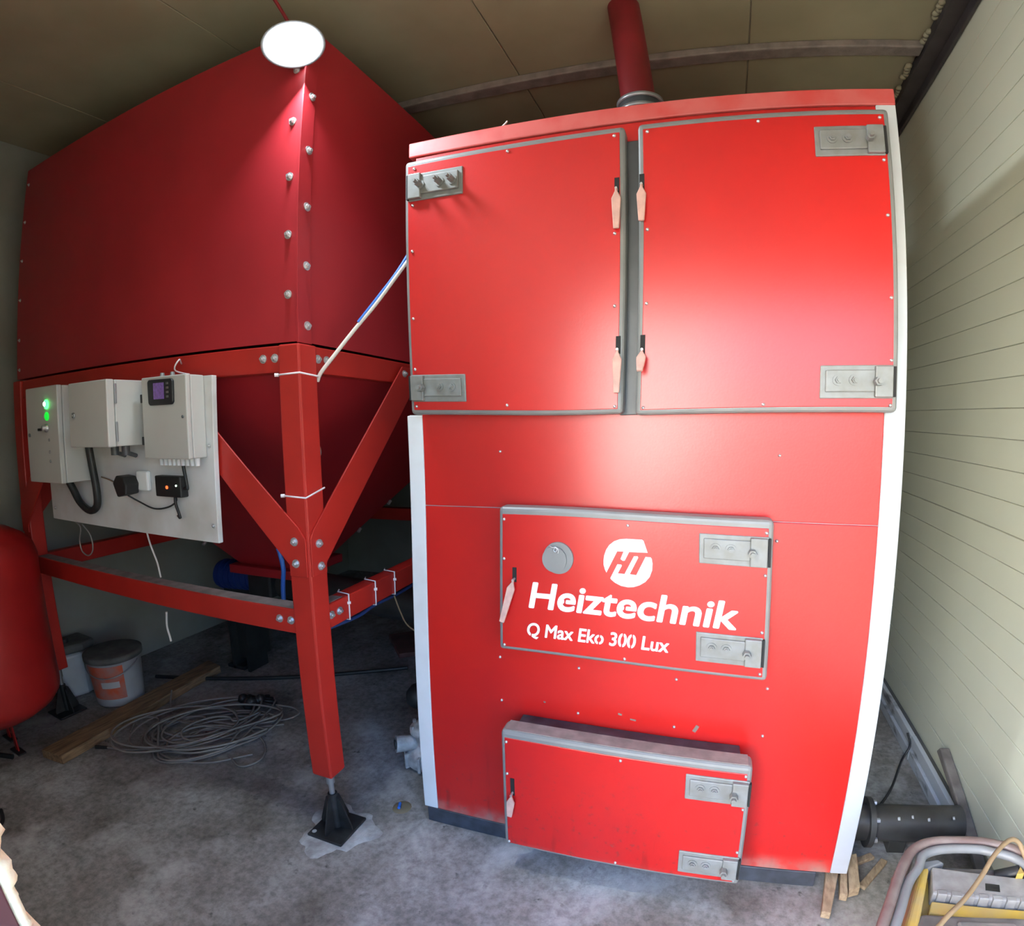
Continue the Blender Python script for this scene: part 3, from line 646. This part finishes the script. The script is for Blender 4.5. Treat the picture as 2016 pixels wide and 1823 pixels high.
tag(MB().tube([(-1.24, -.237, 1.245), (-1.18, -.236, 1.235), (-1.12, -.238, 1.222), (-1.06, -.25, 1.225)], .0025, 6).build('thin_wire', 'hose'), 'thin brown wire along the board left of the adapter', 'wire')
t = thing('router', 'small black router with one aerial and an orange light on the board', 'router', (-.78, -.24, 1.19))
box('case', 'black', t, -.850, -.712, -.262, -.2305, 1.192, 1.263, .004)
MB().cyl((-.705, -.25, 1.222), (-.690, -.25, 1.222), .006, n=8).cyl((-.690, -.25, 1.222), (-.705, -.25, 1.303), .005, .006, n=8).build('aerial', 'black', t)
MB().cyl((-.783, -.2615, 1.225), (-.783, -.2635, 1.225), .006, n=10).build('status_light', 'orange_led', t); MB().cyl((-.733, -.2615, 1.232), (-.733, -.2632, 1.232), .003, n=8).build('power_light', 'ledw', t)
MB().tube([(-.765, -.246, 1.195), (-.760, -.25, 1.17), (-.748, -.25, 1.14), (-.742, -.25, 1.122), (-.752, -.25, 1.13)], .005, 8).build('lead', 'black', t)
tag(MB().tube([(-.998, -.215, 1.045), (-1.005, -.20, .99), (-.985, -.195, .93), (-.965, -.20, .875)], .0035, 6).build('hanging_wire', 'cablew'), 'white wire hanging from the board down to the lower rail', 'wire')
tag(MB().tube([(-1.02, -.16, .72), (-1.03, -.16, .66), (-1.022, -.16, .62), (-1.018, -.16, .60)], .0045, 6).build('wire_end', 'cablew'), 'white wire end dangling below the lower rail near the bucket', 'wire')
tag(MB().tube([(-1.55, -.21, 1.05), (-1.52, -.20, 1.02), (-1.56, -.19, .96), (-1.55, -.19, .915), (-1.50, -.19, .90), (-1.455, -.19, .93), (-1.46, -.19, .99), (-1.50, -.20, 1.035)], .003, 6).build('wire_loop', 'cable'), 'loop of thin wire below the left corner of the board', 'wire')
tag(MB().tube([(-.74, -.14, 1.60), (-.72, -.25, 1.61), (-.70, -.25, 1.645), (-.77, -.19, 1.64)], .0025, 6).build('box_wire', 'tie'), 'pinkish wire bent above the display cabinet', 'wire')
tag(MB().tube([(-.60, .18, 1.33), (-.55, .17, 1.36), (-.50, .16, 1.35), (-.49, .16, 1.31), (-.53, .17, 1.28), (-.58, .18, 1.28)], .006, 8).build('white_coil', 'cablew'), 'white cable loop behind the left brace of the near leg', 'cable')

# cables between hopper and boiler
tag(MB().tube([(.02, .08, 2.04), (-.03, .03, 1.92), (-.075, -.01, 1.835), (-.130, -.05, 1.745)], .0055, 8).build('blue_cable', 'cableb'), 'bright blue cable leaving the boiler side beside the white one', 'cable')
tag(MB().tube([(.02, .07, 2.00), (-.035, .02, 1.895), (-.085, -.02, 1.805), (-.145, -.06, 1.715), (-.190, -.10, 1.635), (-.222, -.120, 1.585), (-.238, -.118, 1.56)], .0058, 8).build('white_cable', 'cablew'), 'pale cable sagging from the boiler side to the near hopper leg', 'cable')
tag(MB().tube([(-.612, .05, .96), (-.604, .05, .935), (-.594, .05, .88), (-.602, .05, .82), (-.606, .05, .748), (-.60, .05, .70)], .0085, 8).build('blue_lead', 'cableb'), 'blue lead hanging behind the near leg of the hopper', 'cable')
tag(MB().tube([(-.27, -.10, .745), (-.262, .05, .735), (-.262, .15, .742), (-.262, .30, .735), (-.262, .55, .742)], .007, 8).build('rail_cable', 'cabled'), 'dark blue cable tied under the right rail', 'cable')
tag(MB().tube([(-.255, .26, .74), (-.24, .28, .66), (-.22, .30, .60), (-.16, .34, .54)], .003, 6).build('drooping_wire', 'hose'), 'thin tan wire drooping from the right rail toward the boiler', 'wire')

# ================================================================== UNDER THE HOPPER
t = thing('auger_drive', 'dark auger drive with a blue motor under the hopper outlet', 'motor', (-1.2, .7, 0))
MB().cyl((-1.64, .62, .60), (-1.40, .66, .60), .075, n=24).build('motor', 'blue', t, label='blue electric motor')
for k in range(6): MB().cyl((-1.62 + k * .036, .623 + k * .006, .60), (-1.608 + k * .036, .625 + k * .006, .60), .083, n=24).build('cooling_fin', 'blue', t)
box('gearbox', 'darkmetal', t, -1.40, -1.24, .58, .76, .51, .67, .01)
MB().cyl((-1.25, .70, .57), (-.03, .70, .50), .085, n=24).build('auger_tube', 'darkmetal', t)
for s in (-1, 1): MB().box(-1.62 + .06 * s - .01, -1.62 + .06 * s + .01, .66, .80, .0, .55).build('stand_leg', 'darkmetal', t)
box('stand_plate', 'darkmetal', t, -1.72, -1.56, .70, .84, .06, .50, .004); box('stand_base', 'darkmetal', t, -1.74, -1.60, .66, .84, .0, .02, .004)
t = thing('rust_sheet', 'reddish brown board lying on the floor behind the boiler corner', 'board', (-.85, 1.25, 0))
MB().prism([(-1.06, 1.34), (-.83, 1.11), (-.55, 1.30), (-.78, 1.56)], 'z', .001, .03).build('sheet', 'rust', t, .003)
tag(MB().tube([(-2.0, .35, .014), (-1.6, .52, .014), (-1.2, .72, .014), (-.7, 1.0, .014)], .011, 8).build('floor_cable', 'darkmetal'), 'dark cable lying across the floor under the hopper', 'cable')
t = thing('gear_casting', 'pale alloy gear casting standing on the floor at the boiler corner', 'gearbox', (-.2, .30, 0))
MB().lathe([(.001, 0), (.07, .0), (.085, .02), (.085, .06), (.07, .085), (.05, .09), (.045, .14), (.06, .15), (.06, .17), (.03, .18), (.001, .18)], (-.168, .30, .0), 20).build('housing', 'cast', t)
for a in range(8): MB().box(.070, .096, -.006, .006, .01, .075, Matrix.Translation((-.168, .30, 0)) @ Matrix.Rotation(a * PI / 4 + .2, 4, 'Z')).build('rib', 'cast', t, .002)
MB().cyl((-.168, .30, .10), (-.258, .22, .115), .028, .034, n=16).build('flange', 'cast', t); MB().cyl((-.259, .219, .115), (-.262, .216, .115), .020, n=16).build('bore', 'darkmetal', t)
for a in range(6): MB().cyl((-.168 + .052 * math.cos(a), .30 + .052 * math.sin(a), .165), (-.168 + .052 * math.cos(a), .30 + .052 * math.sin(a), .185), .008, n=6, smooth=False).build('bolt', 'zinc', t)
t = thing('dark_fitting', 'black rounded pipe fitting beside the boiler above the pale casting', 'fitting', (-.2, .45, 0))
MB().cyl((-.30, .46, .20), (-.06, .46, .205), .045, n=20).lathe([(.001, -.05), (.035, -.045), (.055, -.02), (.055, .02), (.035, .045), (.001, .05)], (-.29, .46, .20), 18).build('barrel', 'darkmetal', t)
MB().box(-.25, -.09, .43, .49, 0, .16).build('support', 'darkmetal', t, .004)
tag(MB().lathe([(.001, .004), (.018, .004), (.032, .0025), (.036, 0)], (-.115, .02, .0005), 14).build('floor_plug', 'yellowmark'), 'small brownish disc on the floor between foot and boiler', 'plug')
tag(MB().cyl((-.128, .028, .010), (-.118, .004, .010), .006, n=8).build('blue_clip', 'cableb'), 'tiny blue clip lying on the brownish disc', 'clip')

# pressure tank at the left edge
TX, TY, TR = -1.955, -.555, .315
t = thing('pressure_tank', 'dark red upright pressure tank at the left edge', 'tank', (TX, TY, 0))
prof = [(.001, .165)] + [(TR * math.sin(a), .305 - .14 * math.cos(a)) for a in (.2, .5, .8, 1.1, 1.35, PI / 2)] + [(TR, .55), (TR, .78)] + [(TR * math.cos(a), .90 + .16 * math.sin(a)) for a in (0, .3, .6, .9, 1.2, 1.45)] + [(.001, 1.062)]
MB().lathe(prof, (TX, TY, 0), 48).build('shell', 'tank_red', t)
for a in (.55, 2.65, 4.75):
    lx, ly = TX + .13 * math.cos(a), TY + .13 * math.sin(a)
    if a < 1: lx, ly = -1.905, -.527
    lg = MB().box(lx - .014, lx + .014, ly - .004, ly + .004, .006, .22).build('leg', 'tank_red', t, .002); box('foot', 'darkmetal', lg, lx - .05, lx + .05, ly - .02, ly + .02, 0, .008, .002)
tag(MB().cyl((-1.99, -.638, .012), (-1.86, -.575, .012), .012, n=10).build('iron_bar', 'darkmetal'), 'short dark iron bar on the floor by the tank leg', 'bar')

# buckets
def bucket(x, y, r0, r1, h, parent, label_side=True):
    MB().lathe([(.001, .004), (r0, .004), (r0 + .002, .012), (r1, h), (r1 + .004, h + .002), (r1 - .004, h + .002)], (x, y, 0), 40).build('pail', 'bucketw', parent)
    MB().lathe([(r1 + .006, h - .022), (r1 + .009, h - .020), (r1 + .009, h + .006), (r1 - .005, h + .010), (.001, h + .008)], (x, y, 0), 40).build('lid', 'lid', parent)
t = thing('paint_bucket', 'white plastic bucket with an orange label and dusty dark lid', 'bucket', (-1.97, .10, 0))
bx, by = -1.97, .10; bucket(bx, by, .125, .145, .27, t)
def wrap(name, mt, a0, a1, z0, z1, parent, off=.0012):
    b = MB(); n = 14
    for i in range(n + 1):
        a = a0 + (a1 - a0) * i / n
        for z in (z0, z1):
            r = .125 + .020 * (z - .012) / .258 + off; b.v.append((bx + r * math.cos(a), by + r * math.sin(a), z))
    for i in range(n): b.f.append((2 * i, 2 * i + 2, 2 * i + 3, 2 * i + 1)); b.sm.append(True)
    return b.build(name, mt, parent)
lb = wrap('label', 'bucketo', -1.75, -.25, .05, .235, t, .003); wrap('sticker', 'bucketw', -1.15, -.45, .115, .150, lb, .0042)
MB().tube([(bx + .15 * math.cos(a), by + .15 * math.sin(a), .235 - .06 * math.sin((a + 2.2) / 2.6 * PI)) for a in [-2.2 + .2 * k for k in range(14)]], .003, 6, sub=2).build('bail', 'steel', t)
t = thing('jerrycan', 'pale plastic container with rubbish on top behind the bucket', 'container', (-2.20, -.02, 0))
MB().prism([(-2.345, -.10), (-2.20, -.11), (-2.165, .02), (-2.19, .10), (-2.345, .10)], 'z', .004, .25).build('body', 'bucketw', t, .02, 3)
MB().prism([(-2.36, -.10), (-2.20, -.12), (-2.15, .03), (-2.18, .12), (-2.36, .12)], 'z', .252, .30).build('dirty_rag', 'lid', t, .018, 3)
MB().cyl((-2.26, -.02, .295), (-2.26, -.02, .32), .025, n=14).build('cap', 'darkmetal', t)

# plank
t = thing('plank', 'rough brown timber plank lying on the floor beside the cable heap', 'plank', (-1.72, .06, 0))
a0, a1, b0, b1 = Vector((-1.742, -.477)), Vector((-1.604, -.450)), Vector((-1.838, .605)), Vector((-1.715, .585))
pk = MB(); nn = 9
for i in range(nn):
    s = i / (nn - 1)
    for z in (.002, .045):
        for p, q_ in ((a0, b0), (a1, b1)):
            w_ = p.lerp(q_, s); pk.v.append((w_.x + random.uniform(-.003, .003), w_.y, z + (random.uniform(-.002, .002) if z > .01 else 0)))
for i in range(nn - 1):
    k = i * 4
    for a, b in ((0, 1), (1, 3), (3, 2), (2, 0)): pk.f.append((k + a, k + b, k + 4 + b, k + 4 + a)); pk.sm.append(False)
pk.f += [(0, 2, 3, 1), (nn * 4 - 4, nn * 4 - 3, nn * 4 - 1, nn * 4 - 2)]; pk.sm += [False, False]
pk.build('timber', 'wood', t, .002)

# cable heap
t = thing('cable_heap', 'tangled heap of pale grey cable on the floor under the hopper', 'cable', (-1.3, .1, 0))
pts = []; rnd = random.Random(3); z = .008
for k in range(15 * 10):
    a = k * 2 * PI / 10; lap = k // 10; s = .62 + .38 * math.sin(lap * 1.9 + 1) 
    cxh = -1.26 + .10 * math.sin(lap * 2.3); cyh = .07 + .07 * math.cos(lap * 1.7)
    rx, ry = .30 * s + .05, .15 * s + .06; al = .95 + .28 * math.sin(lap * 1.3)
    ux, uy = math.cos(a) * rx, math.sin(a) * ry
    pts.append((cxh + ux * math.cos(al) - uy * math.sin(al), cyh + ux * math.sin(al) + uy * math.cos(al), .007 + .004 * lap * .8 + rnd.uniform(0, .006)))
MB().tube(pts, .0050, 7, sub=4).build('coil', 'cable', t)
for pp in ([(-1.69, .235, .05), (-1.62, .17, .02), (-1.50, .10, .02), (-1.35, .06, .04), (-1.1, .15, .03), (-.95, .30, .008)],
           [(-1.55, -.255, .010), (-1.45, -.21, .008), (-1.30, -.12, .02), (-1.2, .0, .03), (-1.05, .12, .01)],
           [(-1.58, -.10, .008), (-1.62, -.03, .03), (-1.52, .02, .04), (-1.40, -.06, .05), (-1.25, -.16, .02), (-1.05, -.10, .008), (-.90, .05, .008)],
           [(-1.0, .0, .008), (-.88, -.04, .008), (-.84, .04, .008), (-.92, .14, .008), (-1.08, .20, .02)],
           [(-1.15, .40, .02), (-1.02, .44, .008), (-.95, .40, .008), (-1.0, .32, .008), (-1.15, .30, .03)]):
    MB().tube(pp, .0050, 7, sub=6).build('loose_turn', 'cable', t)
MB().cyl((-1.60, -.282, .010), (-1.545, -.252, .010), .009, .007, n=10).build('plug', 'black', t, label='black plug end')
lump = MB(); rnd = random.Random(9); gc = Vector((-1.21, .36, .04))
for k in range(22): lump.lathe([(.001, -.026), (.020, -.018), (.028, 0), (.019, .018), (.001, .026)], (gc.x + rnd.gauss(0, .030), gc.y + rnd.gauss(0, .026), gc.z + rnd.uniform(-.012, .014)), 9, 'z', True)
for k, a in enumerate((.2, .55, .9, 1.3, 2.6)):
    e1 = gc + Vector((math.cos(a) * .075, math.sin(a) * .075, -.004)); e2 = gc + Vector((math.cos(a + .15) * (.115 - .006 * k), math.sin(a + .15) * (.115 - .006 * k), -.020))
    lump.tube([tuple(gc), tuple(e1), tuple(e2)], .0125, 8, sub=4)
tag(lump.build('black_glove', 'black', None), 'black crumpled glove lying on the cable heap', 'glove')

# ================================================================== RIGHT SIDE
t = thing('drain_pipe', 'black flanged pipe between boiler and wall near the floor', 'pipe', (1.68, .20, 0))
MB().cyl((1.44, .20, .105), (1.842, .20, .105), .062, n=32).build('pipe', 'pvc', t)
MB().cyl((1.512, .20, .105), (1.530, .20, .105), .084, n=32).build('flange', 'pvc', t, .002)
for a in range(6): MB().cyl((1.529, .20 + .070 * math.cos(a * 1.047 + .3), .105 + .070 * math.sin(a * 1.047 + .3)), (1.543, .20 + .070 * math.cos(a * 1.047 + .3), .105 + .070 * math.sin(a * 1.047 + .3)), .009, n=6, smooth=False).build('bolt', 'zinc', t)
for x, a in ((1.70, 1.9), (1.79, 2.3), (1.60, 2.0), (1.655, 2.6), (1.83, 3.4), (1.62, 3.3)):
    MB().cyl((x, .20 + .0615 * math.cos(a + PI / 2), .105 + .0615 * math.sin(a - .4)), (x + .006, .20 + .064 * math.cos(a + PI / 2), .105 + .064 * math.sin(a - .4)), .006, n=7).build('paint_spot', 'splash', t)
box('support', 'darkmetal', t, 1.60, 1.66, .17, .23, 0, .05, .003)
t = thing('leaning_strip', 'weathered wooden strip leaning on the right wall behind the machine', 'strip', (1.85, .0, 0))
MB().add([(1.845, -.20, .0), (1.885, -.20, .0), (1.885, .49, .225), (1.845, .49, .225), (1.845, -.14, .0), (1.885, -.14, .0), (1.885, .515, .195), (1.845, .515, .195)],
         [(0, 1, 2, 3), (7, 6, 5, 4), (0, 4, 5, 1), (3, 2, 6, 7), (0, 3, 7, 4), (1, 5, 6, 2)]).build('wood', 'machdark', t, .006)
tag(MB().tube([(1.50, .30, .005), (1.60, .38, .006), (1.70, .52, .006), (1.80, .72, .01), (1.84, .76, .06), (1.835, .80, .10)], .005, 7).build('thin_cable', 'darkmetal'), 'thin dark cable crossing the floor behind the black pipe', 'cable')
wl3 = [('long split wooden wedge pointing out from under the boiler corner', [(1.335, -.13), (1.362, -.135), (1.415, .06), (1.375, .07)], .0, .028, .048),
       ('short wooden wedge beside the long one under the corner', [(1.400, -.055), (1.424, -.06), (1.438, .08), (1.419, .08)], .0, .03, .052),
       ('broad wooden wedge at the outer edge of the boiler corner', [(1.429, -.045), (1.466, -.03), (1.474, .10), (1.442, .09)], .0, .036, .057)]
for lab, poly, z0, zf, zk in wl3:
    b = MB(); n = 4; b.v = [(x, y, z0 + .001) for x, y in poly] + [(poly[0][0], poly[0][1], zf), (poly[1][0], poly[1][1], zf), (poly[2][0], poly[2][1], zk), (poly[3][0], poly[3][1], zk)]
    b.f = [(0, 3, 2, 1), (4, 5, 6, 7), (0, 1, 5, 4), (1, 2, 6, 5), (2, 3, 7, 6), (3, 0, 4, 7)]; b.sm = [False] * 6
    tag(b.build('wooden_wedge', 'wood2', None, .003), lab, 'wedge', 'wooden wedges under the boiler')
for k, (x, y, a, l) in enumerate([(1.53, .06, .9, .16), (1.58, -.02, 1.3, .12), (1.50, .12, .5, .10)]):
    b = MB().box(-l / 2, l / 2, -.012, .012, .001, .014, Matrix.Translation((x, y, 0)) @ Matrix.Rotation(a, 4, 'Z'))
    tag(b.build('wood_scrap', 'wood2', None, .002), ['longest wood scrap on the floor below the black pipe', 'wood scrap nearest the yellow machine', 'wood scrap tucked under the pipe flange'][k], 'scrap', 'wood scraps by the boiler corner')

# yellow machine in the bottom right corner
t = thing('yellow_machine', 'dirty yellow machine in a tube frame in the bottom right corner', 'machine', (1.62, -.45, 0))
fr = [(1.330, -.62, .33), (1.352, -.52, .345), (1.375, -.466, .35), (1.406, -.40, .35), (1.445, -.316, .35), (1.486, -.244, .35), (1.524, -.201, .35), (1.579, -.178, .35), (1.665, -.177, .35), (1.733, -.188, .35), (1.80, -.225, .35), (1.835, -.32, .35), (1.845, -.55, .34)]
MB().tube(fr, .0135, 12, sub=5).build('frame_tube', 'tubebrown', t, label='worn brown frame tube')
MB().tube([(x + (.026 if i < 6 else .012 if i < 9 else -.012), y - (.008 if i < 5 else .024), z - .006) for i, (x, y, z) in enumerate(fr)], .0125, 12, sub=5).build('frame_tube', 'tubegrey', t, label='grey inner frame tube')
for (x, y) in ((1.345, -.60), (1.84, -.54), (1.50, -.22), (1.82, -.26)): MB().cyl((x, y, .0), (x, y, .35), .013, n=12).build('frame_post', 'tubebrown', t)
MB().prism([(1.40, -.66), (1.42, -.45), (1.52, -.255), (1.56, -.235), (1.81, -.28), (1.82, -.66)], 'z', .05, .285).build('body', 'yellow', t, .02, 3)
MB().add([(1.398, -.50, .285), (1.452, -.50, .285), (1.552, -.250, .285), (1.520, -.250, .285), (1.412, -.50, .325), (1.448, -.50, .332), (1.548, -.250, .332), (1.524, -.252, .325)],
         [(0, 3, 2, 1), (4, 5, 6, 7), (0, 1, 5, 4), (1, 2, 6, 5), (2, 3, 7, 6), (3, 0, 4, 7)]).build('side_cheek', 'yellow', t, .01, 3)
MB().prism([(1.556, -.247), (1.815, -.304), (1.785, -.382), (1.532, -.340)], 'z', .280, .328).build('cover', 'machgrey', t, .006)
MB().prism([(1.678, -.312), (1.713, -.320), (1.706, -.344), (1.670, -.336)], 'z', .3275, .3288).build('cover_slot', 'slot', t)
for k in range(7):
    x = 1.545 + k * .034; y0 = -.343 - k * .0058; MB().prism([(x, y0 + .012), (x + .024, y0 + .008), (x + .022, y0 - .008), (x - .002, y0 - .004)], 'z', .300, .331).build('cover_rib', 'machgrey', t, .002)
MB().prism([(1.530, -.352), (1.79, -.398), (1.775, -.432), (1.512, -.392)], 'z', .26, .312).build('deck', 'yellow', t, .004)
MB().prism([(1.45, -.62), (1.458, -.447), (1.484, -.404), (1.71, -.425), (1.80, -.44), (1.80, -.62)], 'z', .25, .330).build('tank_lid', 'machdark', t, .014, 3)
MB().prism([(1.56, -.44), (1.70, -.452), (1.69, -.56), (1.56, -.56)], 'z', .328, .340).build('lid_boss', 'machdark', t, .006)
MB().prism([(1.47, -.285), (1.53, -.222), (1.585, -.212), (1.60, -.228), (1.56, -.245), (1.50, -.285)], 'z', .25, .322).build('bracket', 'tubegrey', t, .006)
MB().prism([(1.58, -.215), (1.80, -.235), (1.81, -.295), (1.57, -.245)], 'z', .24, .300).build('engine_block', 'machdark', t, .008)
MB().cyl((1.745, -.255, .29), (1.79, -.275, .33), .022, .016, n=14).build('filler_neck', 'darkmetal', t)
MB().prism([(1.765, -.30), (1.785, -.30), (1.785, -.275)], 'z', .31, .345).build('yellow_tab', 'yellow', t)
tag(MB().tube([(1.80, -.27, .36), (1.775, -.245, .40), (1.742, -.250, .41), (1.690, -.290, .40), (1.640, -.345, .385), (1.580, -.405, .37), (1.520, -.455, .36), (1.46, -.52, .352), (1.43, -.58, .35)], .0065, 10).build('brown_hose', 'hose'), 'thin brown hose arching over the yellow machine', 'hose')
tag(MB().tube([(-1.50, -.80, .008), (-1.43, -.825, .008), (-1.39, -.865, .008), (-1.355, -.905, .008)], .008, 8).build('black_lead', 'black'), 'short black cable on the floor beside the door jamb', 'cable')
